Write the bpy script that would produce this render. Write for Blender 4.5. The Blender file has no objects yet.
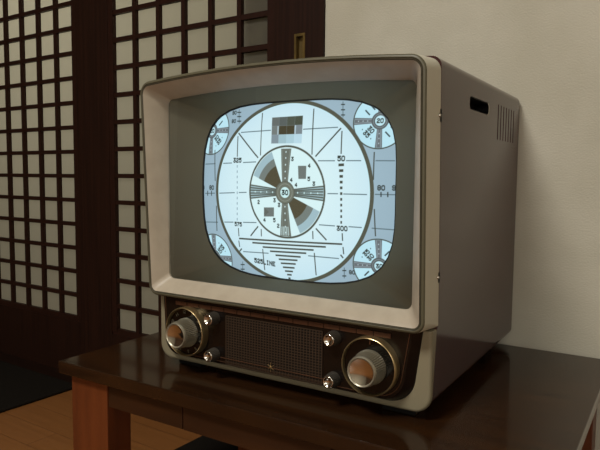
import bpy, bmesh, math, random
import numpy as np
from math import sin, cos, pi, sqrt, radians
from mathutils import Matrix, Vector
C = bpy.context.scene.collection
random.seed(4)
LX, LY = -.6, -1.0
LAMP = 55
CORR = 21
FILL = 26  # energy of the added soft fill behind the camera

# ------------------------------------------------------------------ helpers
def srgb(h, a=1.0):
    h = h.lstrip('#')
    v = [int(h[i:i+2], 16)/255 for i in (0, 2, 4)]
    return tuple((x/12.92 if x <= .04045 else ((x+.055)/1.055)**2.4) for x in v) + (a,)

def link(o, parent=None):
    C.objects.link(o)
    if parent is not None: o.parent = parent
    return o

def mesh_obj(name, bm, mats, parent=None, smooth=True, angle=35):
    bmesh.ops.recalc_face_normals(bm, faces=bm.faces)
    me = bpy.data.meshes.new(name); bm.to_mesh(me); bm.free()
    if not isinstance(mats, (list, tuple)): mats = [mats]
    for m in mats: me.materials.append(m)
    if smooth:
        me.polygons.foreach_set('use_smooth', [True]*len(me.polygons))
        try: me.set_sharp_from_angle(angle=radians(angle))
        except Exception: pass
    o = bpy.data.objects.new(name, me)
    if smooth and len(me.polygons) < 60000:
        wn = o.modifiers.new('weighted', 'WEIGHTED_NORMAL'); wn.keep_sharp = True; wn.weight = 80
    return link(o, parent)

def thing(name, label, cat, loc=(0,0,0), rotz=0, group=None):
    o = bpy.data.objects.new(name, None); C.objects.link(o)
    o.location = loc; o.rotation_euler = (0, 0, rotz); o.empty_display_size = .05
    o['label'] = label; o['category'] = cat
    if group: o['group'] = group
    return o

def struct(o, label=None):
    o['kind'] = 'structure'
    if label: o['label'] = label
    return o

def add_box(bm, x0, x1, y0, y1, z0, z1, bevel=0, seg=2, mi=0):
    g = bmesh.ops.create_cube(bm, size=1)
    vs = g['verts']
    for v in vs:
        v.co = Vector(((x0+x1)/2+v.co.x*(x1-x0), (y0+y1)/2+v.co.y*(y1-y0), (z0+z1)/2+v.co.z*(z1-z0)))
    fs = set(f for v in vs for f in v.link_faces)
    for f in fs: f.material_index = mi
    if bevel:
        es = list(set(e for v in vs for e in v.link_edges))
        r = bmesh.ops.bevel(bm, geom=es, offset=bevel, segments=seg, profile=.5, affect='EDGES')
        for f in r['faces']: f.material_index = mi

def box_obj(name, b, mat, parent=None, bevel=0, seg=2):
    bm = bmesh.new(); add_box(bm, *b, bevel=bevel, seg=seg)
    return mesh_obj(name, bm, mat, parent, smooth=bool(bevel))

def loft(bm, loops, cap0=False, cap1=False, mi=0, mis=None):
    rows = []
    for lp in loops: rows.append([bm.verts.new(p) for p in lp])
    n = len(rows[0])
    for i in range(len(rows)-1):
        for j in range(n):
            f = bm.faces.new((rows[i][j], rows[i][(j+1) % n], rows[i+1][(j+1) % n], rows[i+1][j]))
            f.material_index = mis[i] if mis else mi
    if cap0: bm.faces.new(rows[0]).material_index = mis[0] if mis else mi
    if cap1: bm.faces.new(rows[-1][::-1]).material_index = mis[-1] if mis else mi
    return rows

def rpoly(corners, nc=8, ne=12, bow=0):
    """rounded polygon: corners (u, z, r) anticlockwise from bottom left -> [(u,z)]"""
    N = len(corners); out = []
    arcs = []
    for i in range(N):
        p0 = Vector(corners[i-1][:2]); p1 = Vector(corners[i][:2]); p2 = Vector(corners[(i+1) % N][:2]); r = corners[i][2]
        a = (p0-p1).normalized(); b = (p2-p1).normalized()
        ang = a.angle(b); d = r/math.tan(ang/2)
        s = p1+a*d; e = p1+b*d; c = p1+(a+b).normalized()*(r/sin(ang/2))
        a0 = math.atan2(s.y-c.y, s.x-c.x); a1 = math.atan2(e.y-c.y, e.x-c.x)
        while a1 < a0-1e-9: a1 += 2*pi
        if a1-a0 > pi: a1 -= 2*pi
        arcs.append([(c.x+r*cos(a0+(a1-a0)*k/nc), c.y+r*sin(a0+(a1-a0)*k/nc)) for k in range(nc+1)])
    for i in range(N):
        out += arcs[i]
        e = arcs[i][-1]; s = arcs[(i+1) % N][0]
        for k in range(1, ne): out.append((e[0]+(s[0]-e[0])*k/ne, e[1]+(s[1]-e[1])*k/ne))
    if bow:
        us = [p[0] for p in out]; zs = [p[1] for p in out]
        uc = (min(us)+max(us))/2; hw = (max(us)-min(us))/2; zm = (min(zs)+max(zs))/2; zt = max(zs)
        out = [(u, z+(bow*(1-((u-uc)/hw)**2)*max(0, (z-zm)/(zt-zm)))) for u, z in out]
    return out

def rect(u0, u1, z0, z1, rb, rt, bow=0, nc=8, ne=12):
    return rpoly([(u0, z0, rb), (u1, z0, rb), (u1, z1, rt), (u0, z1, rt)], nc, ne, bow)

def tube(bm, pts, r, seg=8, closed=False, mi=0):
    n = len(pts); rows = []
    P = [Vector(p) for p in pts]
    for i in range(n):
        if closed: t = (P[(i+1) % n]-P[i-1])
        else: t = P[min(i+1, n-1)]-P[max(i-1, 0)]
        t.normalize()
        ref = Vector((0, 1, 0)) if abs(t.y) < .9 else Vector((0, 0, 1))
        a = t.cross(ref).normalized(); b = t.cross(a).normalized()
        rows.append([bm.verts.new(P[i]+a*(r*cos(2*pi*k/seg))+b*(r*sin(2*pi*k/seg))) for k in range(seg)])
    m = n if closed else n-1
    for i in range(m):
        A = rows[i]; B = rows[(i+1) % n]
        for k in range(seg):
            bm.faces.new((A[k], A[(k+1) % seg], B[(k+1) % seg], B[k])).material_index = mi
    if not closed:
        bm.faces.new(rows[0]); bm.faces.new(rows[-1][::-1])

def lathe(bm, prof, cx, cz, seg=48, mi=0, ripple=None):
    """prof: (radius, v) list; axis along y through (cx, cz)"""
    rows = []
    for (r, v) in prof:
        if r < 1e-6: rows.append([bm.verts.new((cx, v, cz))])
        else:
            row = []
            for k in range(seg):
                rr = r
                if ripple and ripple(r, v): rr = r*(1-(.07 if k % 2 else 0))
                row.append(bm.verts.new((cx+rr*cos(2*pi*k/seg), v, cz+rr*sin(2*pi*k/seg))))
            rows.append(row)
    for i in range(len(rows)-1):
        A, B = rows[i], rows[i+1]
        for k in range(seg):
            k2 = (k+1) % seg
            if len(A) == 1 and len(B) == 1: continue
            if len(A) == 1: f = bm.faces.new((A[0], B[k2], B[k]))
            elif len(B) == 1: f = bm.faces.new((A[k], A[k2], B[0]))
            else: f = bm.faces.new((A[k], A[k2], B[k2], B[k]))
            f.material_index = mi

def text_bm(bm, s, size, M):
    cu = bpy.data.curves.new('t', 'FONT'); cu.body = s; cu.size = size; cu.align_x = 'CENTER'; cu.align_y = 'CENTER'; cu.extrude = .00015
    o = bpy.data.objects.new('t', cu); C.objects.link(o)
    dg = bpy.context.evaluated_depsgraph_get(); dg.update()
    me = bpy.data.meshes.new_from_object(o.evaluated_get(dg))
    me.transform(M); bm.from_mesh(me)
    bpy.data.objects.remove(o); bpy.data.curves.remove(cu); bpy.data.meshes.remove(me)

# ---------------------------------------------------------------- materials
def mat(name, col, rough=.5, metal=0, spec=.5, bump=None, noise=None, coat=0):
    m = bpy.data.materials.new(name); m.use_nodes = True
    nt = m.node_tree; b = nt.nodes['Principled BSDF']
    c = srgb(col) if isinstance(col, str) else tuple(col)+(1,)
    b.inputs['Base Color'].default_value = c
    b.inputs['Roughness'].default_value = rough; b.inputs['Metallic'].default_value = metal
    b.inputs['Specular IOR Level'].default_value = spec
    if coat: b.inputs['Coat Weight'].default_value = coat; b.inputs['Coat Roughness'].default_value = .05
    tc = nt.nodes.new('ShaderNodeTexCoord')
    if noise:   # (scale xyz, colour2, fac low, fac high, detail)
        sc, c2, lo, hi = noise
        mp = nt.nodes.new('ShaderNodeMapping'); mp.inputs['Scale'].default_value = sc
        nz = nt.nodes.new('ShaderNodeTexNoise'); nz.inputs['Scale'].default_value = 1; nz.inputs['Detail'].default_value = 5
        cr = nt.nodes.new('ShaderNodeValToRGB')
        cr.color_ramp.elements[0].position = lo; cr.color_ramp.elements[1].position = hi
        cr.color_ramp.elements[0].color = c; cr.color_ramp.elements[1].color = srgb(c2)
        nt.links.new(tc.outputs['Object'], mp.inputs[0]); nt.links.new(mp.outputs[0], nz.inputs['Vector'])
        nt.links.new(nz.outputs['Fac'], cr.inputs[0]); nt.links.new(cr.outputs[0], b.inputs['Base Color'])
    if bump:    # (scale, strength, distance)
        nz = nt.nodes.new('ShaderNodeTexNoise'); nz.inputs['Scale'].default_value = bump[0]; nz.inputs['Detail'].default_value = 3
        bp = nt.nodes.new('ShaderNodeBump'); bp.inputs['Strength'].default_value = bump[1]; bp.inputs['Distance'].default_value = bump[2]
        nt.links.new(tc.outputs['Object'], nz.inputs['Vector']); nt.links.new(nz.outputs['Fac'], bp.inputs['Height'])
        nt.links.new(bp.outputs[0], b.inputs['Normal'])
    return m

M_wall = mat('plaster_wallpaper', '#c3beae', .9, spec=.2, bump=(330, .55, .0016), noise=((9, 9, 9), '#bab5a4', .35, .65))
M_ceil = mat('ceiling_board', '#c9c2b0', .95, spec=.1, noise=((3, 3, 3), '#beb7a4', .3, .7))
M_darkwood = mat('dark_stained_wood', '#1c100a', .5, spec=.15, noise=((60, 60, 4), '#22140d', .3, .7), bump=(180, .1, .0004))
M_stile = mat('dark_stained_door_stile', '#1f110b', .5, spec=.15, noise=((160, 60, 3), '#2a170f', .35, .65))
M_lattice = mat('dark_lattice_wood', '#2c1811', .5, spec=.15, noise=((90, 90, 90), '#25140d', .3, .7))
M_brass = mat('aged_brass', '#9c8450', .42, 1, noise=((80, 80, 40), '#7c6a42', .3, .7))
M_brass_dark = mat('brass_recess', '#6e5c38', .5, .8)

def floor_material():
    m = bpy.data.materials.new('honey_board_floor'); m.use_nodes = True
    nt = m.node_tree; b = nt.nodes['Principled BSDF']
    b.inputs['Roughness'].default_value = .38; b.inputs['Specular IOR Level'].default_value = .35
    tc = nt.nodes.new('ShaderNodeTexCoord')
    br = nt.nodes.new('ShaderNodeTexBrick'); br.inputs['Scale'].default_value = 1
    br.inputs['Brick Width'].default_value = .9; br.inputs['Row Height'].default_value = .075
    br.inputs['Mortar Size'].default_value = .0012; br.inputs['Mortar Smooth'].default_value = .4
    br.inputs['Color1'].default_value = srgb('#82542c'); br.inputs['Color2'].default_value = srgb('#895a31'); br.inputs['Mortar'].default_value = srgb('#6e4626')
    br.offset = .37
    mp = nt.nodes.new('ShaderNodeMapping'); mp.inputs['Scale'].default_value = (4, 70, 1)
    nz = nt.nodes.new('ShaderNodeTexNoise'); nz.inputs['Scale'].default_value = 1.0; nz.inputs['Detail'].default_value = 6
    cr = nt.nodes.new('ShaderNodeValToRGB'); cr.color_ramp.elements[0].position = .3; cr.color_ramp.elements[1].position = .75
    cr.color_ramp.elements[0].color = (.86, .84, .80, 1); cr.color_ramp.elements[1].color = (1.06, 1.06, 1.06, 1)
    mx = nt.nodes.new('ShaderNodeMix'); mx.data_type = 'RGBA'; mx.blend_type = 'MULTIPLY'; mx.inputs[0].default_value = 1
    nt.links.new(tc.outputs['Object'], br.inputs['Vector']); nt.links.new(tc.outputs['Object'], mp.inputs[0])
    nt.links.new(mp.outputs[0], nz.inputs['Vector']); nt.links.new(nz.outputs['Fac'], cr.inputs[0])
    nt.links.new(br.outputs['Color'], mx.inputs[6]); nt.links.new(cr.outputs[0], mx.inputs[7]); nt.links.new(mx.outputs[2], b.inputs['Base Color'])
    bp = nt.nodes.new('ShaderNodeBump'); bp.inputs['Strength'].default_value = .5; bp.inputs['Distance'].default_value = .001; bp.invert = True
    nt.links.new(br.outputs['Fac'], bp.inputs['Height']); nt.links.new(bp.outputs[0], b.inputs['Normal'])
    return m
M_floor = floor_material()

def pane_material():
    m = bpy.data.materials.new('frosted_glass_pane'); m.use_nodes = True
    nt = m.node_tree; nt.nodes.clear()
    out = nt.nodes.new('ShaderNodeOutputMaterial'); d = nt.nodes.new('ShaderNodeBsdfDiffuse'); t = nt.nodes.new('ShaderNodeBsdfTranslucent')
    g = nt.nodes.new('ShaderNodeBsdfGlossy'); g.inputs['Roughness'].default_value = .25
    d.inputs[0].default_value = srgb('#6d6b62'); t.inputs[0].default_value = srgb('#e0dbcc')
    mx = nt.nodes.new('ShaderNodeMixShader'); mx.inputs[0].default_value = .6
    m2 = nt.nodes.new('ShaderNodeMixShader'); m2.inputs[0].default_value = .04
    tc = nt.nodes.new('ShaderNodeTexCoord'); nz = nt.nodes.new('ShaderNodeTexNoise'); nz.inputs['Scale'].default_value = 160
    bp = nt.nodes.new('ShaderNodeBump'); bp.inputs['Strength'].default_value = .25; bp.inputs['Distance'].default_value = .001
    nt.links.new(tc.outputs['Object'], nz.inputs['Vector']); nt.links.new(nz.outputs['Fac'], bp.inputs['Height'])
    for n in (d, g): nt.links.new(bp.outputs[0], n.inputs['Normal'])
    nt.links.new(d.outputs[0], mx.inputs[1]); nt.links.new(t.outputs[0], mx.inputs[2])
    nt.links.new(mx.outputs[0], m2.inputs[1]); nt.links.new(g.outputs[0], m2.inputs[2]); nt.links.new(m2.outputs[0], out.inputs[0])
    return m
M_pane = pane_material()

M_table = mat('dark_lacquered_tabletop', '#24150b', .1, spec=.3, noise=((5, 60, 5), '#36200f', .3, .72), bump=(34, .05, .0006))
M_tleg = mat('red_brown_table_leg', '#562a14', .35, spec=.4, noise=((50, 50, 5), '#673418', .3, .7))
M_tapron = mat('brown_table_apron', '#2c190d', .35, spec=.3, noise=((6, 60, 60), '#382010', .3, .7))
M_slab = mat('near_black_slab', '#15110b', .9, spec=.1, noise=((300, 300, 300), '#1c1814', .3, .7))

M_bezel = mat('cream_grey_bezel_plastic', '#ada18f', .42, spec=.4, noise=((40, 40, 40), '#a59987', .35, .65))
M_strip = mat('olive_cream_bezel_side', '#c9c5b4', .45, spec=.4)
M_lip = mat('olive_grey_bezel_rim', '#565240', .4, spec=.4)
M_groove = mat('dark_bezel_groove', '#3a352c', .6)
M_frame = mat('ivory_lower_frame', '#807862', .38, spec=.5)
M_cab = mat('mauve_brown_cabinet_lacquer', '#3c2122', .12, spec=.5, bump=(420, .05, .0004), noise=((30, 30, 30), '#402526', .3, .7))
M_black = mat('black_rubber', '#0c0b0a', .6, spec=.2)
M_recess = mat('dark_recess', '#070707', .6, spec=.2)
M_mask = mat('grey_tube_mask', '#716a59', .55, spec=.3)
M_gasket = mat('black_tube_gasket', '#0d1012', .6)
M_panel = mat('dark_brown_control_panel', '#110b08', .25, spec=.3)
M_panel_edge = mat('brown_panel_bevel', '#1a100b', .28, spec=.3)
M_grille = mat('brown_speaker_grille', '#36291e', .45, spec=.4)
M_gold = mat('gold_trim', '#bba478', .28, .85)
M_rose = mat('copper_trim_line', '#7c5d49', .35, .8)
M_amber = mat('amber_name_strip', '#40271a', .4, spec=.3, noise=((60, 60, 200), '#4c3020', .3, .7))
M_silver = mat('brushed_silver_knob', '#a29b88', .33, .6)
M_chrome = mat('polished_chrome', '#cdc8be', .13, 1)
M_knobgrey = mat('dark_grey_ribbed_knob', '#46413a', .4, .3)
M_mark = mat('dial_numeral_paint', '#5f5746', .6)
M_dial = mat('black_dial_face', '#080605', .15, spec=.3)

def glass_material():
    m = bpy.data.materials.new('safety_glass'); m.use_nodes = True
    nt = m.node_tree; nt.nodes.clear()
    out = nt.nodes.new('ShaderNodeOutputMaterial'); tr = nt.nodes.new('ShaderNodeBsdfTransparent'); gl = nt.nodes.new('ShaderNodeBsdfGlossy')
    tr.inputs[0].default_value = (.96, .97, .96, 1); gl.inputs['Roughness'].default_value = .02; gl.inputs[0].default_value = (.9, .95, .9, 1)
    fr = nt.nodes.new('ShaderNodeFresnel'); fr.inputs[0].default_value = 1.42
    mx = nt.nodes.new('ShaderNodeMixShader')
    nt.links.new(fr.outputs[0], mx.inputs[0]); nt.links.new(tr.outputs[0], mx.inputs[1]); nt.links.new(gl.outputs[0], mx.inputs[2])
    nt.links.new(mx.outputs[0], out.inputs[0]); return m
M_glass = glass_material()

def screen_material():
    m = bpy.data.materials.new('glowing_phosphor'); m.use_nodes = True
    nt = m.node_tree; nt.nodes.clear()
    out = nt.nodes.new('ShaderNodeOutputMaterial'); em = nt.nodes.new('ShaderNodeEmission'); em.inputs[1].default_value = SCREEN_GAIN
    at = nt.nodes.new('ShaderNodeAttribute'); at.attribute_name = 'picture'
    nt.links.new(at.outputs['Color'], em.inputs[0]); nt.links.new(em.outputs[0], out.inputs[0]); return m
SCREEN_GAIN = 1.0
M_screen = screen_material()

# ------------------------------------------------------------------ the room
WY = 1.076              # plaster wall face behind the set
XL, XR, YF, YB, ZC = -2.7, 2.3, -2.6, 2.15, 2.4
struct(box_obj('floor', (XL-.1, XR+.1, YF-.1, YB+.1, -.06, 0), M_floor), 'honey brown wooden board floor')
struct(box_obj('ceiling', (XL-.1, XR+.1, YF-.1, YB+.1, ZC, ZC+.06), M_ceil), 'pale board ceiling')
struct(box_obj('wall_back', (-.665, XR+.1, WY, WY+.1, 0, ZC), M_wall), 'beige textured plaster wall behind the television')
struct(box_obj('wall_back_upper', (XL, -.669, WY, WY+.1, 1.80, ZC), M_wall), 'plaster wall above the sliding doors')
struct(box_obj('wall_left', (XL-.1, XL, YF, YB, 0, ZC), mat('dim_reflection_brown', '#5a4636', .6, spec=.2, noise=((3, 40, 3), '#4c3a2c', .3, .7))))  # unseen wall given dark brown to dim its reflection in the glass
struct(box_obj('wall_right', (XR, XR+.1, YF, WY, 0, ZC), M_wall))
struct(box_obj('wall_front', (XL, XR, YF-.1, YF, 0, ZC), M_wall))
struct(box_obj('wall_corridor_end', (-.896, -.775, WY+.0245, YB, 0, ZC), M_wall))
struct(box_obj('wall_corridor', (XL, -.775, YB, YB+.1, 0, ZC), M_wall))
struct(box_obj('trim_1', (XL, -.669, WY-.02, WY+.099, 1.765, 1.7995), M_darkwood, bevel=.002), 'dark wooden lintel over the sliding doors')
struct(box_obj('trim_2', (XL, -.669, WY-.03, WY+.099, 0.0005, .006), M_darkwood), 'dark wooden door sill')

win = bpy.data.objects.new('fill_window_1', None); C.objects.link(win); struct(win, 'window-shaped wooden frame added around the unseen fill light behind the viewer')  # unseen window added to frame the fill light
bm = bmesh.new()
for b_ in ((.05, .10, .75, 1.95), (2.25, 2.29, .75, 1.95), (1.155, 1.195, .80, 1.90), (.10, 2.25, .75, .80), (.10, 2.25, 1.90, 1.95)):
    add_box(bm, b_[0], b_[1], YF+.0005, YF+.035, b_[2], b_[3])
mesh_obj('fill_window_frame', bm, M_darkwood, win, smooth=False)
box_obj('fill_window_pane', (.10, 2.25, YF+.0005, YF+.006, .80, 1.90), mat('pale_fill_backing', '#d8d4c6', .8), win)

# ------------------------------------------------------------- sliding doors
ROWS_ = [.177+.0703*k for k in range(22)]; ROWS_[0] = .1765
def sliding_door(name, label, cols, x0, x1, yf, handle=None, lift=0):
    """cols: bar centres, first and last are the inner frame strips; yf front face of the stiles"""
    root = bpy.data.objects.new(name, None); C.objects.link(root); root.location = (0, 0, 0)
    struct(root, label)
    yb = yf+.028; zt = 1.762; z0 = .0065
    ROWS = [z+max(lift*(z-.45), 0) for z in ROWS_]
    a, b = cols[0]-.013, cols[-1]+.013
    bm = bmesh.new()
    add_box(bm, x0, a, yf, yb, z0, zt, .0015)
    mesh_obj('stile', bm, M_stile, root)
    if handle:
        hx0, hx1, hz0, hz1 = handle
        bm = bmesh.new()       # stile with an opening for the pull
        add_box(bm, b, hx0, yf, yb, z0, zt); add_box(bm, hx1, x1, yf, yb, z0, zt)
        add_box(bm, hx0, hx1, yf, yb, z0, hz0); add_box(bm, hx0, hx1, yf, yb, hz1, zt)
        mesh_obj('stile', bm, M_stile, root, smooth=False)
    else:
        box_obj('stile', (b, x1, yf, yb, z0, zt), M_stile, root, bevel=.0015)
    box_obj('bottom_rail', (a, b, yf+.001, yb, z0, ROWS[0]-.008), M_stile, root)
    box_obj('top_rail', (a, b, yf+.001, yb, ROWS[-1]+.008, zt), M_stile, root)
    bm = bmesh.new()
    w = .006
    yl = yf+.003
    for k, c in enumerate(cols):
        if k in (0, len(cols)-1):
            s = -1 if k == 0 else 1
            add_box(bm, min(c-s*w, c+s*.013), max(c-s*w, c+s*.013), yl-.001, yl+.011, ROWS[0], ROWS[-1])
        else: add_box(bm, c-w, c+w, yl, yl+.011, ROWS[0], ROWS[-1])
    for k, z in enumerate(ROWS):
        h = .0058 if 0 < k < len(ROWS)-1 else .008
        add_box(bm, a, b, yl+.0006, yl+.0108, z-h, z+h)
    mesh_obj('lattice', bm, M_lattice, root, smooth=False)
    box_obj('frosted_pane', (a+.004, b-.004, yl+.0115, yl+.0145, ROWS[0]-.004, ROWS[-1]+.004), M_pane, root)
    if handle:
        hx0, hx1, hz0, hz1 = handle
        t = .0055
        bm = bmesh.new(); e = .0012; d = yf+.010
        o = [(hx0, yf, hz0), (hx1, yf, hz0), (hx1, yf, hz1), (hx0, yf, hz1)]
        o2 = [(p[0], yf-e, p[2]) for p in o]
        i2 = [(hx0+t, yf-e, hz0+t), (hx1-t, yf-e, hz0+t), (hx1-t, yf-e, hz1-t), (hx0+t, yf-e, hz1-t)]
        loft(bm, [o, o2, i2])
        h = mesh_obj('door_pull', bm, M_brass, root, smooth=False)
        bm = bmesh.new()
        i3 = [(p[0], d, p[2]) for p in i2]
        loft(bm, [i2, i3], cap1=True)
        mesh_obj('pull_recess', bm, M_brass_dark, h, smooth=False)
    return root
colsR = [-1.3230+.0866*k for k in range(7)]
sliding_door('door_2', 'dark lattice sliding door with frosted panes and brass pull', colsR, -1.4523, -.6645, 1.0700, handle=(-.7365, -.7095, .76, .900), lift=.010)
colsL = [-1.6126-.0867*k for k in range(-1, 6)][::-1]
sliding_door('door_1', 'dark lattice sliding door with frosted panes, left of the other door', colsL, -2.17, -1.388, 1.0995)
struct(box_obj('wall_back_left', (XL, -2.168, WY-.004, WY+.1, 0.0005, 1.765), M_darkwood), 'dark wooden panel at the far left')

# ----------------------------------------------------------------- low table
TH = .314
table = thing('low_table', 'low dark brown wooden table with glossy top under the television', 'table', (-.8235, .5562, 0), .032)
TW, TD = .725, .490
bm = bmesh.new(); add_box(bm, 0, TW, 0, TD, TH-.019, TH, .0022, 3)
mesh_obj('tabletop', bm, M_table, table)
for (x0, x1, y0, y1) in ((.016, .0975, .012, .058), (TW-.0975, TW-.016, .012, .058), (.016, .0975, TD-.058, TD-.012), (TW-.0975, TW-.016, TD-.058, TD-.012)):
    box_obj('leg', (x0, x1, y0, y1, 0.0003, TH-.0192), M_tleg, table, bevel=.002)
za = TH-.057
box_obj('apron_panel', (.0978, .2455, .0145, .0195, za, TH-.0193), M_tapron, table, bevel=.0006)
box_obj('apron_panel', (.0978, TW-.0978, .0215, .034, za+.002, TH-.0193), M_tapron, table)
dr = box_obj('drawer', (.2475, TW-.2475, .0138, .0210, za, TH-.021), M_tapron, table, bevel=.0008)
box_obj('apron_panel', (TW-.2455, TW-.0978, .0145, .0195, za, TH-.0193), M_tapron, table, bevel=.0006)
box_obj('side_apron', (.022, .036, .0583, TD-.0583, za, TH-.0193), M_tapron, table)
box_obj('side_apron', (TW-.036, TW-.022, .0583, TD-.0583, za, TH-.0193), M_tapron, table)
box_obj('back_apron', (.0978, TW-.0978, TD-.036, TD-.022, za, TH-.0193), M_tapron, table)

# ----------------------------------------------------------------- dark floor slabs
def floor_slab(label, x0, x1, y0, y1):  # thin near-black slab laid over a dark area of the boards
    bm = bmesh.new(); add_box(bm, 0, x1-x0, 0, y1-y0, 0.0004, .009, .003, 3)
    o = mesh_obj('floor_slab', bm, M_slab); o.location = (x0, y0, 0)
    o['label'] = label; o['category'] = 'mat'; return o
floor_slab('large thin black slab on the boards left of the table, in front of the doors', -2.3, -1.452, -.1, 1.045)
floor_slab('thin black slab on the boards underneath the low table', -.935, -.26, .65, 1.025)

# ---------------------------------------------------------------- television
tv = thing('television', 'vintage mauve-brown portable television with cream bezel showing a test card, on the low table', 'television', (-.6852, .6171, TH), .0354)
SUR = lambda u, z: .038+.012*(((u-.217)/.15)**2+((z-.269)/.123)**2)
TILT = .0485
def outl(pts, v, dv=0, tilt=False): return [(u, v-((z-.1115)*TILT if tilt else 0)+dv, z) for u, z in pts]
def bez(inset, rb=.015, rt=.017):
    return rect(0+inset, .43-inset, .1115+inset, .4200-inset, max(rb-inset, .003), max(rt-inset, .003), bow=.0105)
glass_out = rpoly([(.0225, .1355, .009), (.4068, .1340, .009), (.4062, .3985, .008), (.0215, .3985, .008)], 8, 12, bow=.0088)
bm = bmesh.new()
R = .0035
bback = rect(0, .43, .1115, .4238, .0035, .015, bow=.0092)
loops = [outl(bback, .0470, tilt=True), outl(bez(0), R, tilt=True)]
for k in range(1, 6):
    a = k/5*pi/2
    loops.append(outl(bez(R*(1-cos(a))), R*(1-sin(a)), tilt=True))
mis = [3, 3, 1, 1, 1, 1]
ins = R
for q_ in range(2):
    for di, dv_, m_ in ((.0006, .0003, 1), (.0004, .0013, 2), (.0005, .0004, 2)):
        ins += di; loops.append(outl(bez(ins), dv_+.0003*q_, tilt=True)); mis.append(m_)
b = outl(bez(ins), .0007, tilt=True)
g = outl(glass_out, .020)
for k in range(1, 6):
    t = k/5; s = t
    lv = [(p[0]+(q[0]-p[0])*s, p[1]+(q[1]-p[1])*(s**1.25), p[2]+(q[2]-p[2])*s) for p, q in zip(b, g)]
    loops.append(lv); mis.append(0)
loops.append(outl(glass_out, .0235)); mis.append(0)
loft(bm, loops, mis=mis)
bezel = mesh_obj('bezel', bm, [M_bezel, M_lip, M_groove, M_strip], tv, angle=28)
# raised line along the side of the bezel, tiny screw with its notch
bm = bmesh.new(); 
lathe(bm, [(0, -.0012), (.0016, -.001), (.0022, 0), (.0022, .001)], 0, 0, 16)
bmesh.ops.rotate(bm, verts=bm.verts, cent=(0, 0, 0), matrix=Matrix.Rotation(pi/2, 3, 'Z'))
bmesh.ops.translate(bm, verts=bm.verts, vec=(.4304, .0312, .3590))
sc1 = mesh_obj('screw', bm, M_chrome, tv)
sc2 = sc1.copy(); C.objects.link(sc2); sc2.location = (0, .0093, -.1865)
box_obj('notch', (.4292, .4308, .0334, .0374, .352, .3665), M_black, tv)
box_obj('notch', (.4292, .4308, .0422, .0462, .1660, .1780), M_black, tv)

# safety glass
bm = bmesh.new(); loft(bm, [outl(glass_out, .0225)], cap1=True)
gl_ = mesh_obj('safety_glass', bm, M_glass, tv, smooth=False)
if gl_.data.polygons[-1].normal.y > 0: gl_.data.flip_normals()
# mask funnel down to the picture tube
def sup(a, bt, bb, n=4.0, N=len(glass_out), ang=None):
    out = []
    for (gu, gz) in glass_out:
        t = math.atan2((gz-.2698)/.80, gu-.2165)
        c, s = cos(t), sin(t)
        bb_ = bt if s > 0 else bb
        n = 4.1 if s > 0 else 3.7
        r = 1/((abs(c)/a)**n+(abs(s)/bb_)**n)**(1/n)
        out.append((.2178+r*c, .2692+r*s))
    return out
SA, ST, SB = .1520, .1184, .1205
so = sup(SA, ST, SB); s1 = sup(SA+.0022, ST+.0022, SB+.0022)
bm = bmesh.new()
onsur = lambda pts, dv: [(u, SUR(u, z)+dv, z) for u, z in pts]
A = outl(glass_out, .0238); B = onsur(s1, -.0024)
loops = [A]
for k in range(1, 7):
    t = k/6
    loops.append([(p[0]+(q[0]-p[0])*t, p[1]+(q[1]-p[1])*(t**.9), p[2]+(q[2]-p[2])*t) for p, q in zip(A, B)])
loft(bm, loops)
mesh_obj('tube_mask', bm, M_mask, tv, angle=60)
bm = bmesh.new(); loft(bm, [B, onsur(sup(SA+.0009, ST+.0009, SB+.0009), -.0018), onsur(so, .0004), onsur(sup(SA+.002, ST+.002, SB+.002), .004)])
mesh_obj('tube_gasket', bm, M_gasket, tv)

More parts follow.
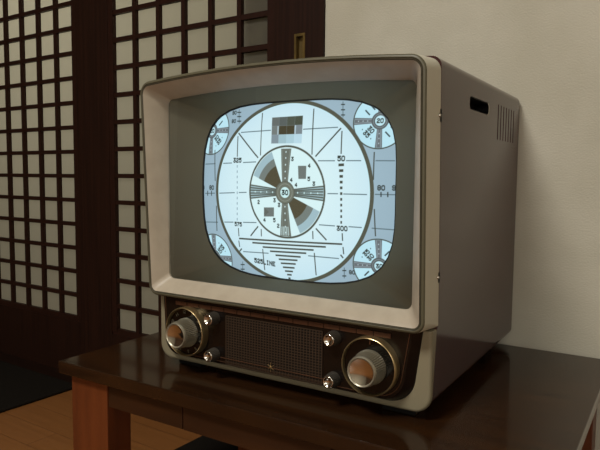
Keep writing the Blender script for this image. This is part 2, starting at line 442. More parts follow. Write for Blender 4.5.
# picture tube: convex glass with the test card glowing on it
ITEMS=[('L', -80.3, 80.61, -27.01, 81.76, 1.1, 'l'), ('L', 24.1, 81.4, 74.71, 82.45, 1.1, 'l'), ('L', -149.86, 36.48, -127.68, 37.06, 1.1, 'l'), ('L', -111.7, 37.39, -94.16, 37.84, 1.1, 'l'), ('L', -73.2, 38.27, -49.64, 39.09, 1.1, 'l'), ('L', 49.2, 40.0, 73.35, 39.9, 1.1, 'l'), ('L', 88.43, 39.97, 108.67, 39.9, 1.1, 'l'), ('L', 127.13, 39.85, 151.47, 39.68, 1.1, 'l'), ('L', -149.26, -6.69, -127.85, -5.87, 1.1, 'l'), ('L', -119.01, -5.65, -87.73, -4.19, 1.1, 'l'), ('L', -80.06, -3.88, -65.49, -3.26, 1.1, 'l'), ('L', 63.96, -2.04, 78.8, -1.99, 1.1, 'l'), ('L', 85.94, -2.09, 117.58, -2.18, 1.1, 'l'), ('L', 127.73, -1.73, 153.48, -1.7, 1.1, 'l'), ('L', -149.54, -49.39, -123.29, -48.37, 1.1, 'l'), ('L', -110.12, -47.35, -91.65, -46.51, 1.1, 'l'), ('L', -73.38, -45.83, -49.01, -44.85, 1.1, 'l'), ('L', 51.64, -42.93, 74.49, -43.44, 1.1, 'l'), ('L', 93.09, -43.5, 110.87, -43.85, 1.1, 'l'), ('L', 123.78, -44.04, 153.18, -44.88, 1.1, 'l'), ('L', -76.53, -88.08, -30.44, -86.8, 1.1, 'l'), ('L', 33.32, -85.37, 78.49, -85.84, 1.1, 'l'), ('L', -85.49, 75.71, -84.42, 46.51, 1.3, 'd'), ('L', -82.66, -54.35, -82.44, -66.45, 1.3, 'd'), ('L', -83.38, -72.61, -82.56, -81.86, 1.3, 'd'), ('L', -44.54, 106.36, -42.24, 47.79, 1.3, 'd'), ('L', -40.8, -53.36, -41.11, -63.75, 1.3, 'd'), ('L', -40.22, -81.47, -39.74, -111.78, 1.3, 'd'), ('L', 37.77, 107.9, 40.0, 47.95, 1.3, 'd'), ('L', 42.11, -51.57, 42.13, -62.46, 1.3, 'd'), ('L', 43.1, -80.74, 43.67, -111.29, 1.3, 'd'), ('L', 80.6, 77.71, 81.32, 48.46, 1.3, 'd'), ('L', 84.29, -52.28, 84.54, -62.38, 1.3, 'd'), ('L', 84.8, -70.18, 85.35, -79.7, 1.3, 'd'), ('L', -130.1, 57.01, -127.46, 11.92, 1.3, 'd'), ('L', -125.12, -24.21, -126.5, -61.45, 1.3, 'd'), ('L', 125.05, 50.58, 125.38, 16.04, 1.3, 'd'), ('L', 127.19, -19.87, 128.52, -54.16, 1.3, 'd'), ('L', -84.8, 80.06, -46.42, 44.55, 1.6, 'd'), ('L', 79.08, 81.31, 45.13, 45.44, 1.6, 'd'), ('L', -46.25, -49.89, -60.52, -64.43, 1.6, 'd'), ('L', -78.74, -83.89, -83.24, -88.05, 1.6, 'd'), ('L', 46.82, -47.9, 61.71, -62.64, 1.6, 'd'), ('L', 80.86, -80.66, 84.41, -84.76, 1.6, 'd'), ('L', -82.71, -69.51, 83.83, -66.58, 1.9, 'd'), ('L', -58.17, -73.83, 60.31, -71.71, 1.9, 'd'), ('L', -39.97, -78.62, 42.42, -77.03, 1.9, 'd'), ('L', -27.75, -83.62, 30.94, -82.15, 1.9, 'd'), ('L', -18.85, -88.56, 21.93, -87.87, 1.9, 'd'), ('L', -13.96, -93.78, 16.53, -92.96, 1.9, 'd'), ('L', -10.98, -99.15, 13.4, -98.33, 1.9, 'd'), ('L', -8.03, -104.53, 10.99, -103.96, 1.9, 'd'), ('L', -5.1, -109.63, 7.92, -109.27, 1.9, 'd'), ('L', -2.18, -114.45, 5.31, -114.29, 1.9, 'd'), ('L', -0.6, -119.4, 3.0, -119.18, 1.9, 'd'), ('L', -83.97, 34.82, -83.8, 31.16, 1.2, 'm'), ('L', -83.65, 27.39, -83.52, 23.73, 1.2, 'm'), ('L', -83.4, 19.95, -83.31, 16.29, 1.2, 'm'), ('L', -83.23, 12.51, -83.17, 8.85, 1.2, 'm'), ('L', -83.13, 5.07, -83.11, 1.4, 1.2, 'm'), ('L', -83.11, -2.39, -83.12, -6.07, 1.2, 'm'), ('L', -83.16, -9.86, -83.21, -13.55, 1.2, 'm'), ('L', -83.28, -17.35, -83.37, -21.04, 1.2, 'm'), ('L', -83.48, -24.86, -83.6, -28.56, 1.2, 'm'), ('L', -83.75, -32.39, -83.91, -36.11, 1.2, 'm'), ('L', -84.1, -39.95, -84.3, -43.68, 1.2, 'm'), ('L', 82.06, 36.45, 82.21, 32.91, 6.21, 'd'), ('L', 82.37, 29.18, 82.5, 25.65, 4.86, 'd'), ('L', 82.63, 21.92, 82.75, 18.37, 3.915, 'd'), ('L', 82.86, 14.64, 82.95, 11.1, 3.24, 'd'), ('L', 83.04, 7.36, 83.11, 3.81, 2.8350000000000004, 'd'), ('L', 83.17, 0.07, 83.23, -3.48, 2.565, 'd'), ('L', 83.27, -7.23, 83.3, -10.79, 2.295, 'd'), ('L', 83.32, -14.55, 83.33, -18.12, 2.16, 'd'), ('L', 83.33, -21.88, 83.32, -25.46, 2.0250000000000004, 'd'), ('L', 83.3, -29.23, 83.26, -32.82, 2.0250000000000004, 'd'), ('L', 83.22, -36.61, 83.16, -40.21, 1.89, 'd'), ('T', '325', -83.94, 41.58, 6.2, 0, 'k'), ('T', '50', 81.76, 42.77, 6.4, 0, 'k'), ('T', '575', -82.68, -48.9, 5.6, 0, 'k'), ('T', '300', 84.15, -46.22, 6, 0, 'k'), ('T', '525LINE', -38.74, -100.17, 6.2, -4, 'k'), ('T', '80', -135.1, 2.17, 6, 0, 'k'), ('T', '80', 135.54, 6.44, 6, 0, 'k'), ('T', '90', 153.9, 6.61, 6, 0, 'k'), ('T', '90', -96.46, 109.35, 5, 0, 'k'), ('T', '80', -96.14, 97.31, 5, 0, 'k'), ('T', '80', 95.51, -102.83, 5, 0, 'k'), ('T', '9', -153.02, 1.83, 6, 0, 'k'), ('L', -143.87, -2.57, -143.97, -10.26, 1.3, 'k'), ('L', -135.33, -2.38, -135.43, -10.02, 1.3, 'k'), ('L', 135.4, 1.51, 135.52, -4.9, 1.3, 'k'), ('L', 143.91, 1.55, 144.03, -4.83, 1.3, 'k'), ('L', 78.46, 115.28, 80.51, 94.87, 0.9, 'l'), ('L', 76.1, 111.54, 81.63, 111.28, 1.3, 'k'), ('L', 76.81, 104.72, 82.32, 104.49, 1.3, 'k'), ('L', 77.46, 98.04, 82.97, 97.83, 1.3, 'k'), ('L', -88.0, 113.72, -85.19, 93.38, 0.9, 'l'), ('L', -91.25, 109.63, -83.51, 109.18, 1.3, 'k'), ('L', -90.38, 103.58, -82.67, 103.17, 1.3, 'k'), ('L', -89.49, 96.99, -81.8, 96.62, 1.3, 'k'), ('L', -79.28, -102.99, -81.38, -118.04, 0.9, 'l'), ('L', -83.79, -107.86, -75.99, -107.1, 1.3, 'k'), ('L', -84.79, -114.81, -76.95, -114.01, 1.3, 'k'), ('L', 85.23, -97.27, 84.26, -111.78, 0.9, 'l'), ('L', 82.18, -101.51, 87.77, -101.06, 1.3, 'k'), ('L', 81.68, -108.78, 87.29, -108.3, 1.3, 'k'), ('P', [(-26.86, 99.03), (-14.85, 99.12), (-14.16, 87.16), (-26.1, 87.15)], '#6a706e'), ('P', [(-14.85, 99.12), (-2.15, 99.23), (-1.52, 87.19), (-14.16, 87.16)], '#5e6563'), ('P', [(-2.15, 99.23), (10.23, 99.37), (10.81, 87.24), (-1.52, 87.19)], '#545a50'), ('P', [(10.23, 99.37), (22.32, 99.52), (22.84, 87.3), (10.81, 87.24)], '#4e5448'), ('P', [(-26.1, 87.15), (-14.16, 87.16), (-13.63, 75.42), (-25.52, 75.48)], '#78807e'), ('P', [(-14.16, 87.16), (-1.52, 87.19), (-1.04, 75.37), (-13.63, 75.42)], '#4b4736'), ('P', [(-1.52, 87.19), (10.81, 87.24), (11.23, 75.34), (-1.04, 75.37)], '#4b4736'), ('P', [(10.81, 87.24), (22.84, 87.3), (23.21, 75.32), (11.23, 75.34)], '#808c92'), ('P', [(-25.52, 75.48), (-13.63, 75.42), (-13.24, 63.54), (-25.08, 63.68)], '#8797a0'), ('P', [(-13.63, 75.42), (-1.04, 75.37), (-0.71, 63.41), (-13.24, 63.54)], '#a6c6d0'), ('P', [(-1.04, 75.37), (11.23, 75.34), (11.51, 63.29), (-0.71, 63.41)], '#b2d4e0'), ('P', [(11.23, 75.34), (23.21, 75.32), (23.45, 63.18), (11.51, 63.29)], '#c0e0ee'), ('P', [(-16.67, 86.98), (-14.65, 86.98), (-14.14, 75.6), (-16.14, 75.61)], '#b4c8d0'), ('P', [(11.05, 87.06), (12.96, 87.07), (13.36, 75.51), (11.46, 75.52)], '#b8d0dc'), ('P', [(19.66, 33.58), (32.4, 33.57), (32.4, 16.36), (20.88, 16.25)], '#737b78'), ('P', [(-34.77, -23.15), (-17.83, -22.55), (-18.14, -35.1), (-35.13, -35.85)], '#737b78'), ('P', [(-34.77, -23.15), (-26.37, -29.15), (-35.13, -35.85)], '#666c66'), ('T', '4', 36.58, 33.56, 5.2, 0, 'k'), ('T', '5', 36.58, 16.53, 5.2, 0, 'k'), ('T', '3', 10.56, 42.58, 5.2, 0, 'k'), ('T', '3', 44.13, 10.26, 5.2, 0, 'k'), ('T', '4', 9.92, 14.82, 5.2, 0, 'k'), ('T', '4', 17.37, 8.31, 5.2, 0, 'k'), ('T', '2', -44.21, -16.02, 5.2, 0, 'k'), ('T', '3', -16.89, -12.88, 5.2, 0, 'k'), ('T', '3', -9.54, -19.01, 5.2, 0, 'k'), ('T', '4', -34.44, -40.52, 5.2, 0, 'k'), ('T', '5', -17.8, -40.01, 5.2, 0, 'k'), ('T', '2', -11.63, -47.36, 5.2, 0, 'k')]
CORN= [(129.93, 89.11), (-139.05, 85.07), (132.27, -92.09), (-134.66, -101.3)]

def tone(t):
    return {'l': '#62767e', 'd': '#4c5047', 'm': '#8aa2b0', 'k': '#3c4440', 'i': '#58645c'}.get(t, t)
FONT = {'0': '01110 10001 10001 10001 10001 10001 01110', '2': '01110 10001 00001 00110 01000 10000 11111', '3': '11111 00010 00100 01110 00001 10001 01110',
 '4': '00010 00110 01010 10010 11111 00010 00010', '5': '11111 10000 11110 00001 00001 10001 01110', '7': '11111 00001 00010 00100 00100 01000 01000',
 '8': '01110 10001 10001 01110 10001 10001 01110', '9': '01110 10001 10001 01111 00001 10001 01110', 'L': '10000 10000 10000 10000 10000 10000 11111',
 'I': '01110 00100 00100 00100 00100 00100 01110', 'N': '10001 11001 10101 10101 10011 10001 10001', 'E': '11111 10000 10000 11110 10000 10000 11111',
 '-': '00000 00000 00000 01110 00000 00000 00000'}
def paint():
    W_, H_, px = 1280, 1040, .25                      # quarter-millimetre samples
    X = (np.arange(W_)-W_/2+.5)*px; Z = (np.arange(H_)-H_/2+.5)*px
    X, Z = np.meshgrid(X, Z)
    img = np.empty((H_, W_, 3)); img[:] = srgb('#9fb9c8')[:3]
    def blend(mask, c, a=1.0, sl=None):
        c = np.array(srgb(tone(c))[:3] if isinstance(c, str) else c)
        m = np.clip(mask, 0, 1)[..., None]*a
        if sl is None: img[:] = img*(1-m)+c*m
        else: img[sl] = img[sl]*(1-m)+c*m
    def win(x0, x1, z0, z1):
        i0 = max(0, int(x0/px+W_/2)-3); i1 = min(W_, int(x1/px+W_/2)+4); j0 = max(0, int(z0/px+H_/2)-3); j1 = min(H_, int(z1/px+H_/2)+4)
        return (slice(j0, j1), slice(i0, i1))
    def seg(x1, z1, x2, z2, w, c, a=1.0):
        sl = win(min(x1, x2)-w, max(x1, x2)+w, min(z1, z2)-w, max(z1, z2)+w)
        x = X[sl]; z = Z[sl]; dx, dz = x2-x1, z2-z1; L = math.hypot(dx, dz)+1e-9
        t = ((x-x1)*dx+(z-z1)*dz)/L; n = abs((x-x1)*dz-(z-z1)*dx)/L
        m = np.clip((w*.62-n)/.45+.5, 0, 1)*np.clip((t)/.4+.5, 0, 1)*np.clip((L-t)/.4+.5, 0, 1)
        blend(m, c, a, sl)
    def poly(pts, c):
        xs = [p[0] for p in pts]; zs = [p[1] for p in pts]; sl = win(min(xs), max(xs), min(zs), max(zs))
        x = X[sl]; z = Z[sl]; ar = sum(pts[i-1][0]*pts[i][1]-pts[i][0]*pts[i-1][1] for i in range(len(pts)))
        sg = 1 if ar > 0 else -1; m = np.ones_like(x)
        for i in range(len(pts)):
            (a, b), (c2, d) = pts[i-1], pts[i]; L = math.hypot(c2-a, d-b)+1e-9
            m = np.minimum(m, np.clip(sg*((c2-a)*(z-b)-(d-b)*(x-a))/L/.4+.5, 0, 1))
        blend(m, c, 1, sl)
    def text(s, cx, cz, h, rot, c):
        cell = h/7; cw = 6*cell; w = len(s)*cw-cell
        cr, sr = cos(radians(rot)), sin(radians(rot))
        for i, ch in enumerate(s):
            for r, row in enumerate(FONT[ch].split()):
                for k, bit in enumerate(row):
                    if bit == '1':
                        x = -w/2+i*cw+(k+.5)*cell; z = h/2-(r+.5)*cell
                        x0, z0 = cx+x*cr-z*sr, cz+x*sr+z*cr
                        seg(x0-cell*.7*cr, z0-cell*.7*sr, x0+cell*.7*cr, z0+cell*.7*sr, cell*1.7, c)
    # large circle
    cx, cz, rx, rz = .4, -2.2, 123.6, 121.6
    rr = np.sqrt(((X-cx)/rx)**2+((Z-cz)/rz)**2)*rx
    d2 = (X/155)**2+(Z/135)**2
    white = np.array(srgb('#e2fbff')[:3])[None, None]*(1-np.clip(d2, 0, 1)[..., None])+np.array(srgb('#c6e6f6')[:3])[None, None]*np.clip(d2, 0, 1)[..., None]
    img *= (1.06-.15*np.clip(d2-.5, 0, 1))[..., None]
    m = np.clip((rx-rr)/.5+.5, 0, 1)[..., None]; img[:] = img*(1-m)+white*m
    blend(np.clip((2.5-abs(rr-rx))/.5+.5, 0, 1), '#585a4e')
    blend(np.clip((.5-abs(rr-rx+2.9))/.5+.5, 0, 1), '#d0f8ff', .7)
    # corner circles
    def radial(cx, cz, R, ang, r0, r1, w0, w1, c):
        a = radians(ang); dx, dz = cos(a), sin(a)
        poly([(cx+dx*r0-dz*w0, cz+dz*r0+dx*w0), (cx+dx*r1-dz*w1, cz+dz*r1+dx*w1), (cx+dx*r1+dz*w1, cz+dz*r1-dx*w1), (cx+dx*r0+dz*w0, cz+dz*r0-dx*w0)], c)
    for (ux, uz) in CORN:
        r = np.sqrt((X-ux)**2+(Z-uz)**2)
        Rc = 34.5
        blend(np.clip((Rc-r)/.5+.5, 0, 1)*1.0, '#c2ecfa')
        blend(np.clip((.8-abs(r-Rc))/.5+.5, 0, 1), '#50564e')
        s = -1 if ux > 0 else 1; q = -1 if uz > 0 else 1
        for ang in (0 if s > 0 else 180, 90*q, 180 if s > 0 else 0, -90*q):
            radial(ux, uz, Rc, ang, 6, 33.5, 3.1, 4.6, '#6d757a')
            a = radians(ang)
            for kk in (-1, 1):
                nx, nz = -sin(a)*kk*1.7, cos(a)*kk*1.7
                seg(ux+cos(a)*9+nx, uz+sin(a)*9+nz, ux+cos(a)*33+nx*1.5, uz+sin(a)*33+nz*1.5, .6, '#98a6ae')
            for kk in (10, 16, 22, 28): seg(ux+cos(a)*kk-.6, uz+sin(a)*kk, ux+cos(a)*kk+.6, uz+sin(a)*kk, 1.2, '#b8ccd4')
        blend(np.clip((11-r)/.5+.5, 0, 1), '#5d6466'); blend(np.clip((.4-abs(r-8.6))/.5+.5, 0, 1), '#87949a'); blend(np.clip((6.4-r)/.5+.5, 0, 1), '#c6eefa')
        text('30' if uz < 0 else '20', ux, uz, 5.4, 0, 'k')
        # two rotated numerals toward the card centre, ticks on the other quadrants
        rot = math.degrees(math.atan2(q, s)); rt = rot-90 if uz < 0 else rot+90
        if rt > 90: rt -= 180
        if rt < -90: rt += 180
        for kk, tx in ((15.5, '30' if ux*uz > 0 or True else '35'), (23, '35')):
            a = radians(rot); text(tx, ux+cos(a)*kk, uz+sin(a)*kk, 5.6, rt, 'k')
        a = radians(rot)
        for kk in (-1, 1): seg(ux+cos(a)*23-sin(a)*kk*8.2-.6, uz+sin(a)*23+cos(a)*kk*8.2, ux+cos(a)*23-sin(a)*kk*8.2+.6, uz+sin(a)*23+cos(a)*kk*8.2, 1.3, 'k')
        for qa in (rot+90, rot-90):
            a = radians(qa)
            for kk in (-4.5, 4.5):
                nx, nz = -sin(a)*kk, cos(a)*kk
                seg(ux+cos(a)*15+nx, uz+sin(a)*15+nz, ux+cos(a)*24+nx, uz+sin(a)*24+nz, 1.5, '#3c4a4c')
    # repaint ring over the corner circles' edges
    blend(np.clip((2.5-abs(rr-rx))/.5+.5, 0, 1), '#585a4e')
    for t in ITEMS:
        if t[0] == 'L': seg(*t[1:6], t[6])
    # middle circle
    mx, mz, ma, mb = .2, -1.6, 59.6, 61.2
    r = np.sqrt(((X-mx)/ma)**2+((Z-mz)/mb)**2)*ma
    blend(np.clip((ma+1-r)/.5+.5, 0, 1), '#defafd')
    th = np.degrees(np.arctan2(Z+2.2, X))
    for a0, a1 in ((113, 157), (-67, -24)):
        w = np.clip((th-a0)/.6+.5, 0, 1)*np.clip((a1-th)/.6+.5, 0, 1)
        for Rr, c in ((57.5, '#a5c2cc'), (47.5, '#79837f'), (37.5, '#575240')):
            blend(w*np.clip((Rr-r)/.5+.5, 0, 1), c)
    def wedge(ang, r1, w0, w1, base):
        a = radians(ang); dx, dz = cos(a), sin(a)
        poly([(dx*10-dz*w0, -2+dz*10+dx*w0), (dx*r1-dz*w1, -2+dz*r1+dx*w1), (dx*r1+dz*w1, -2+dz*r1-dx*w1), (dx*10+dz*w0, -2+dz*10-dx*w0)], base)
    wedge(90, 58.5, 4.4, 8.2, '#6f756d'); wedge(-90, 59, 4.4, 9.0, '#6f756d')
    wedge(0, 58.5, 4.6, 9.6, '#a4c0c6'); wedge(180, 58.5, 4.6, 9.6, '#a4c0c6')
    for ang in (0, 180):
        a = radians(ang)
        for kk in (-1, -.6, -.22, .22, .6, 1):
            seg(cos(a)*13, -2+kk*4.2, cos(a)*58, -2+kk*9.2, 1.5, '#5e655e')
        for kk in (20, 30, 40, 50): seg(cos(a)*kk-.8, -2, cos(a)*kk+.8, -2, 1.6, '#d2f4f6')
    for ang in (90, -90):
        a = radians(ang)
        for kk in (-1, 1): seg(kk*3.2, -2+sin(a)*14, kk*6.2, -2+sin(a)*57, .8, '#868e86')
        for kk in (19, 28, 37, 46, 54): seg(-.8, -2+sin(a)*kk, .8, -2+sin(a)*kk, 1.6, '#cfe8ea')
    for kk in (-5.5, -3.2, -.9, 1.6, 4): seg(kk, -48, kk*1.15, -60, .9, '#c4dede')
    blend(np.clip((1.35-abs(r-ma))/.5+.5, 0, 1), '#585c52')
    hr = np.sqrt(X**2+((Z+2)/1.0)**2)
    blend(np.clip((15.1-hr)/.5+.5, 0, 1), '#73786c'); blend(np.clip((.5-abs(hr-11.5))/.5+.5, 0, 1), '#8f968c'); blend(np.clip((.5-abs(hr-14.8))/.5+.5, 0, 1), '#5c6058')
    blend(np.clip((7.2-hr)/.5+.5, 0, 1), '#d4f8fa')
    text('30', 0, -2, 6.4, 0, 'k')
    for t in ITEMS:
        if t[0] == 'P': poly(t[1], t[2])
    for t in ITEMS:
        if t[0] == 'T': text(*t[1:])
    return img, px, W_, H_
img, px, W_, H_ = paint()
def picture_tube():
    # grid mesh trimmed to the rounded outline; colours sampled per vertex
    st = .0005; nu = int(.312/st)+1; nz = int(.252/st)+1
    U = .2185-.156+np.arange(nu)*st; Zc = .2698-.126+np.arange(nz)*st
    UU, ZZ = np.meshgrid(U, Zc)
    V = .038+.012*(((UU-.217)/.15)**2+((ZZ-.269)/.123)**2)
    dz = ZZ-.2692; nn = np.where(dz > 0, 4.1, 3.7); bb = np.where(dz > 0, ST+.0006, SB+.0006)
    inside = (abs((UU-.2178)/(SA+.0006))**nn+abs(dz/bb)**nn) <= 1
    I = np.clip(((UU-.217)*1000/px+W_/2).astype(int), 1, W_-2); J = np.clip(((ZZ-.269)*1000/px+H_/2).astype(int), 1, H_-2)
    sm = (img[:-1, :-1]+img[1:, :-1]+img[:-1, 1:]+img[1:, 1:])/4
    col = sm[J-1, I-1]
    idx = -np.ones(UU.shape, int); idx[inside] = np.arange(inside.sum())
    q = inside[:-1, :-1] & inside[1:, :-1] & inside[:-1, 1:] & inside[1:, 1:]
    faces = np.stack([idx[:-1, :-1][q], idx[:-1, 1:][q], idx[1:, 1:][q], idx[1:, :-1][q]], 1)
    co = np.stack([UU[inside], V[inside], ZZ[inside]], 1)
    me = bpy.data.meshes.new('picture_tube')
    me.vertices.add(len(co)); me.vertices.foreach_set('co', co.ravel())
    me.loops.add(faces.size); me.loops.foreach_set('vertex_index', faces.ravel())
    me.polygons.add(len(faces)); me.polygons.foreach_set('loop_start', np.arange(len(faces))*4)
    try: me.polygons.foreach_set('loop_total', np.full(len(faces), 4))
    except Exception: pass
    me.update(calc_edges=True)
    at = me.color_attributes.new('picture', 'FLOAT_COLOR', 'POINT')
    c4 = np.ones((len(co), 4)); c4[:, :3] = col[inside]
    at.data.foreach_set('color', c4.ravel())
    me.materials.append(M_screen)
    me.polygons.foreach_set('use_smooth', [True]*len(me.polygons))
    o = link(bpy.data.objects.new('picture_tube', me), tv)
    o['label'] = 'glowing pale blue picture tube with a circular test card'
    return o
picture_tube()

# cabinet (hollowed slot and vents are cut from the solid shell)
def cabo(inset, r=.011): return rect(.0006+inset, .4298-inset, .0185+inset, .4258-inset, max(r-inset, .004), max(r-inset, .004), bow=.0088, ne=40)
bm = bmesh.new()
def seam(z): return .0485-TILT*(z-.1115) if z > .1095 else .0274+.122*z
def seamed(pts, dv): return [(u, seam(z)+dv, z) for u, z in pts]
loops = [seamed(cabo(.0015), -.0012), seamed(cabo(0), .0006), outl(cabo(0), .4325)]
for k in range(1, 6):
    a = k/5*pi/2; loops.append(outl(cabo(.007*(1-cos(a))), .4325+.007*sin(a)))
def hollow(lp, v): return [(u, v, z) for u, z in lp]
# inner walls so the tube and mask sit inside the shell
inner = rect(.006, .424, .0245, .417, .01, .01, bow=.0098, ne=40)
loops = [hollow(inner, .41), seamed(inner, -.0012)]+loops
loft(bm, loops, cap0=True, cap1=True)
cab = mesh_obj('cabinet', bm, M_cab, tv, angle=30)
def cut(target, bmc):
    bmesh.ops.recalc_face_normals(bmc, faces=bmc.faces)
    me = bpy.data.meshes.new('c'); bmc.to_mesh(me); bmc.free()
    o = bpy.data.objects.new('c', me); C.objects.link(o); o.parent = tv
    target.modifiers.clear()
    md = target.modifiers.new('b', 'BOOLEAN'); md.operation = 'DIFFERENCE'; md.solver = 'EXACT'; md.object = o
    dg = bpy.context.evaluated_depsgraph_get(); dg.update()
    nm = bpy.data.meshes.new_from_object(target.evaluated_get(dg)); nm.name = target.name
    target.modifiers.clear(); wn = target.modifiers.new('weighted', 'WEIGHTED_NORMAL'); wn.keep_sharp = True; wn.weight = 80; old = target.data; target.data = nm
    bpy.data.objects.remove(o); bpy.data.meshes.remove(me)
def slot_loop(u, du=0):
    return [(u, p[0], p[1]) for p in rpoly([(.1470+du, .3775+du, .005), (.2390-du, .3775+du, .0075), (.2390-du, .3945-du, .0075), (.1470+du, .3945-du, .005)], 5, 2)]
bmc = bmesh.new(); loft(bmc, [slot_loop(.415), slot_loop(.44)], cap0=True, cap1=True)
VENTS = [.2930+.0165*k for k in range(7)]
for v in VENTS: add_box(bmc, .415, .44, v-.0024, v+.0024, .3465, .3985)
cut(cab, bmc)
cab.data.name = 'cabinet'
bm = bmesh.new(); loft(bm, [slot_loop(.4292, .0004), slot_loop(.4292, .0012), slot_loop(.410, .0012)], cap1=True)
mesh_obj('handle_slot', bm, M_recess, tv, angle=30)
bm = bmesh.new(); add_box(bm, .4105, .4145, .286, .399, .341, .404)
mesh_obj('vent_backing', bm, M_recess, tv, smooth=False)
bm = bmesh.new()
sl = slot_loop(.4299, .0003); n = len(sl)
ptsr = [p for p in sl if p[1] > .228]
ptsr.sort(key=lambda p: p[2]); tube(bm, ptsr, .0007, 6)
mesh_obj('slot_trim', bm, M_chrome, tv)

# lower frame
def low_out(i=0): return rect(-.0015+i, .4308-i, .0108+i, .1108, .022-i, .0015, nc=8, ne=10)
def low_in(i=0): return rpoly([(.0200+i, .0192+i, .030), (.4080-i, .0192+i, .034), (.4200-i, .1106, .0012), (.0112+i, .1106, .0012)], 8, 10)
bm = bmesh.new()
loops = [[(u, .0280+.105*z, z) for u, z in low_out(0)], outl(low_out(0), .0290)]
for k in range(1, 5):
    a = k/4*pi/2; loops.append(outl(low_out(.0045*(1-cos(a))), .0290-.0045*sin(a)))
loops += [outl(low_in(0), .0243), outl(low_in(.0006), .030)]
loft(bm, loops)
mesh_obj('lower_frame', bm, M_frame, tv, angle=40)
# control panel
def plat(i=0): return rpoly([(.0235+i, .0245+i, .024), (.3990-i, .0245+i, .030), (.4122-i, .1100, .0012), (.0190+i, .1100, .0012)], 8, 10)
bm = bmesh.new(); loft(bm, [outl(low_in(.0008), .0300), outl(low_in(.0008), .0240), outl(plat(0), .0125), outl(plat(.0006), .0120)], cap1=True, mis=[1, 1, 1, 0])
mesh_obj('control_panel', bm, [M_panel, M_panel_edge], tv, angle=25)
bm = bmesh.new(); pl = [p for p in outl(plat(.0035), .0118)]
n0 = len(pl)
def keep(p): return p[2] < .1090
run = [p for p in pl if keep(p)]
# order: start at top-left going down, along the bottom, up the right
k0 = max(range(len(pl)), key=lambda k: (pl[k][2] < .109 and pl[(k-1) % n0][2] >= .109 and pl[k][0] < .2))
run = [pl[(k0+j) % n0] for j in range(n0) if keep(pl[(k0+j) % n0])]
tube(bm, run, .00045, 6)
mesh_obj('panel_trim_line', bm, M_rose, tv)
# name strip with its divisions
bm = bmesh.new(); add_box(bm, .0440, .3850, .0103, .0122, .0992, .1052, .0006)
for k in range(1, 15): add_box(bm, .044+k*.0228-.0004, .044+k*.0228+.0004, .0098, .0106, .0995, .1050, mi=1)
mesh_obj('amber_strip', bm, [M_amber, M_panel], tv)
# grille
bm = bmesh.new(); add_box(bm, .1385, .2925, .0116, .0122, .0262, .0945, mi=1)
nx_, nz_ = 34, 19
for k in range(nx_+1):
    u = .1385+k*(.154/nx_); add_box(bm, u-.0007, u+.0007, .0106, .0117, .0262, .0945)
for k in range(nz_+1):
    z = .0262+k*(.0683/nz_); add_box(bm, .1385, .2925, .01065, .0117, z-.0006, z+.0006)
mesh_obj('speaker_grille', bm, [M_grille, M_recess], tv, smooth=False)
bm = bmesh.new(); tube(bm, [(.129, .0098, .0345), (.301, .0098, .0345)], .0006, 6)
line = mesh_obj('grille_trim_line', bm, M_rose, tv)
bm = bmesh.new()
for k in range(6):
    a = k*pi/3+pi/6
    tube(bm, [(.2155, .0090, .0355), (.2155+cos(a)*.0052, .0092, .0355+sin(a)*.0062)], .00042, 5)
lathe(bm, [(0, .0078), (.0016, .0084), (.0019, .0096)], .2155, .0355, 12)
mesh_obj('emblem', bm, M_gold, line)

# big dials
def dial(cu, cz, name, numerals):
    bm = bmesh.new(); lathe(bm, [(.0333, .0119), (.0333, .0048), (.030, .0052), (.012, .0060), (0, .0060)], cu, cz, 64)
    d = mesh_obj(name, bm, M_dial, tv)
    bm = bmesh.new(); lathe(bm, [(.0335, .0119), (.0356, .0119), (.0358, .0040), (.0355, .0005), (.0350, -.0008), (.0344, -.0012), (.0338, -.0006), (.0335, .0010), (.0335, .0119)], cu, cz, 96)
    r = mesh_obj('trim_ring', bm, M_gold, d)
    bm = bmesh.new()
    tip = -.0185
    lathe(bm, [(.0212, .0058), (.0212, .0015), (.0205, .0008), (.0198, -.0040), (.0192, -.0130), (.0186, -.0158)], cu, cz-.0015, 96, ripple=lambda r_, v: v < .002 and v > -.0145)
    lathe(bm, [(.0186, -.0158), (.0183, -.0178), (.0172, tip-.0006), (.0160, tip), (.0152, tip+.0012)], cu, cz-.0015, 96)
    mesh_obj('knob', bm, M_silver, d)
    bm = bmesh.new()
    prof = [(.0153, tip+.0009)]
    for k in range(1, 13):
        r_ = .0153*(1-k/12); prof.append((r_, tip+.0009+.0028*(1-(r_/.0153)**2)))
    lathe(bm, prof, cu, cz-.0015, 64)
    mesh_obj('knob_cap', bm, M_chrome, d, angle=80)
    if numerals:
        bm = bmesh.new()
        for k in range(1, 13):
            a = radians(90-k*30+8); R_ = .0285
            x, z = cu+cos(a)*R_, cz+sin(a)*R_
            M = Matrix.Translation((x, .0046, z)) @ Matrix.Rotation(-(a-pi/2), 4, 'Y') @ Matrix.Rotation(pi/2, 4, 'X')
            text_bm(bm, str(k), .0068, M)
        mesh_obj('numerals', bm, M_mark, d, smooth=False)
    else:
        bm = bmesh.new(); add_box(bm, cu-.0006, cu+.0006, .0040, .0050, cz+.0265, cz+.0315)
        mesh_obj('index_mark', bm, M_rose, d, smooth=False)
dial(.0703, .0640, 'channel_dial', True)
dial(.3615, .0640, 'tuning_dial', False)
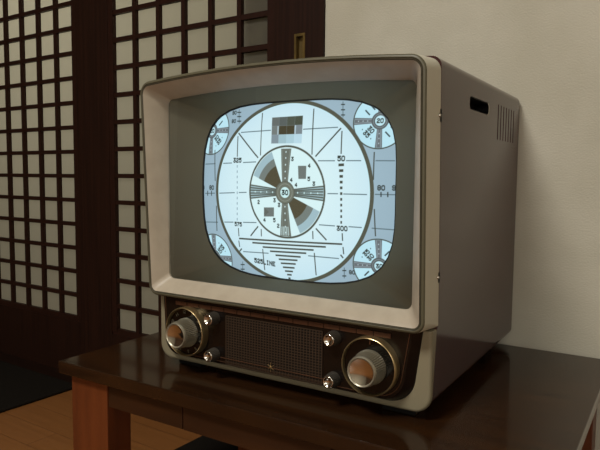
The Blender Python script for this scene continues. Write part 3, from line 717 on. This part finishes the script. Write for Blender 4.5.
# small knobs
for (u, z) in ((.1175, .0885), (.1175, .0365), (.3095, .0890), (.3095, .0365)):
    bm = bmesh.new()
    lathe(bm, [(.0095, .0119), (.0093, .0070), (.0087, .0020), (.0082, -.0020), (.0074, -.0032)], u, z, 48, ripple=lambda r_, v: v < .010 and v > -.0021)
    k_ = mesh_obj('control_knob', bm, M_knobgrey, tv)
    bm = bmesh.new()
    lathe(bm, [(.0074, -.0032), (.0068, -.0040), (.0060, -.0036), (.0048, -.0024), (.0030, -.0014), (0, -.0010)], u, z, 40)
    mesh_obj('knob_cap', bm, M_chrome, k_, angle=80)
# feet
for (u, v) in ((.045, .055), (.385, .055), (.045, .375), (.385, .375)):
    bm = bmesh.new(); add_box(bm, u-.022, u+.022, v-.016, v+.022, .0003, .0192, .002)
    mesh_obj('foot', bm, M_black, tv)

# --------------------------------------------------------------- the lights
lamp = thing('ceiling_lamp', 'round white ceiling lamp', 'lamp', (LX, LY, ZC))
bm = bmesh.new()
prof = [(0, 0), (.22, 0), (.23, -.02), (.22, -.05), (.15, -.075), (0, -.08)]
for (r, v) in []: pass
def lathe_z(bm, prof, seg=48):
    rows = []
    for r, z in prof:
        rows.append([bm.verts.new((0, 0, z))] if r < 1e-6 else [bm.verts.new((r*cos(2*pi*k/seg), r*sin(2*pi*k/seg), z)) for k in range(seg)])
    for A, B in zip(rows, rows[1:]):
        for k in range(seg):
            k2 = (k+1) % seg
            if len(A) == 1: bm.faces.new((A[0], B[k2], B[k]))
            elif len(B) == 1: bm.faces.new((A[k], A[k2], B[0]))
            else: bm.faces.new((A[k], A[k2], B[k2], B[k]))
lathe_z(bm, prof)
mesh_obj('lamp_shade', bm, mat('lamp_shade', '#e8e2d2', .5), lamp)
def area(name, loc, rot, size, energy, col, shape='DISK', size_y=None):
    l = bpy.data.lights.new(name, 'AREA'); l.shape = shape; l.size = size
    if size_y: l.size_y = size_y
    l.energy = energy; l.color = col
    o = bpy.data.objects.new(name, l); C.objects.link(o); o.location = loc; o.rotation_euler = rot
    return o
area('ceiling_lamp_light', (LX, LY, ZC-.09), (0, 0, 0), .7, LAMP, (1, .975, .90))
area('front_fill_light', (1.2, YF+.06, 1.35), (radians(90), 0, 0), 2.2, FILL, (1, .97, .9), 'RECTANGLE', 1.1)  # added soft fill from behind the camera, source out of view
area('corridor_light', (-1.75, 1.95, 1.5), (radians(-78), 0, 0), 1.3, CORR, (1, 1, .93), 'RECTANGLE', 1.0)
w = bpy.data.worlds.new('World'); bpy.context.scene.world = w; w.use_nodes = True
w.node_tree.nodes['Background'].inputs[0].default_value = (.5, .5, .45, 1); w.node_tree.nodes['Background'].inputs[1].default_value = .02

# ------------------------------------------------------------------- camera
cam = bpy.data.cameras.new('Camera'); co = bpy.data.objects.new('Camera', cam); C.objects.link(co)
cam.sensor_width = 36; cam.lens = 36*606.34/600; cam.clip_start = .02
co.matrix_world = Matrix.Translation((0, 0, .6019)) @ Matrix.Rotation(.5911, 4, 'Z') @ Matrix.Rotation(pi/2-.079, 4, 'X') @ Matrix.Rotation(.0094, 4, 'Z')
sc = bpy.context.scene; sc.camera = co
sc.view_settings.view_transform = 'Standard'; sc.view_settings.look = 'None'; sc.view_settings.exposure = 0; sc.view_settings.gamma = 1
sc.view_settings.use_curve_mapping = False
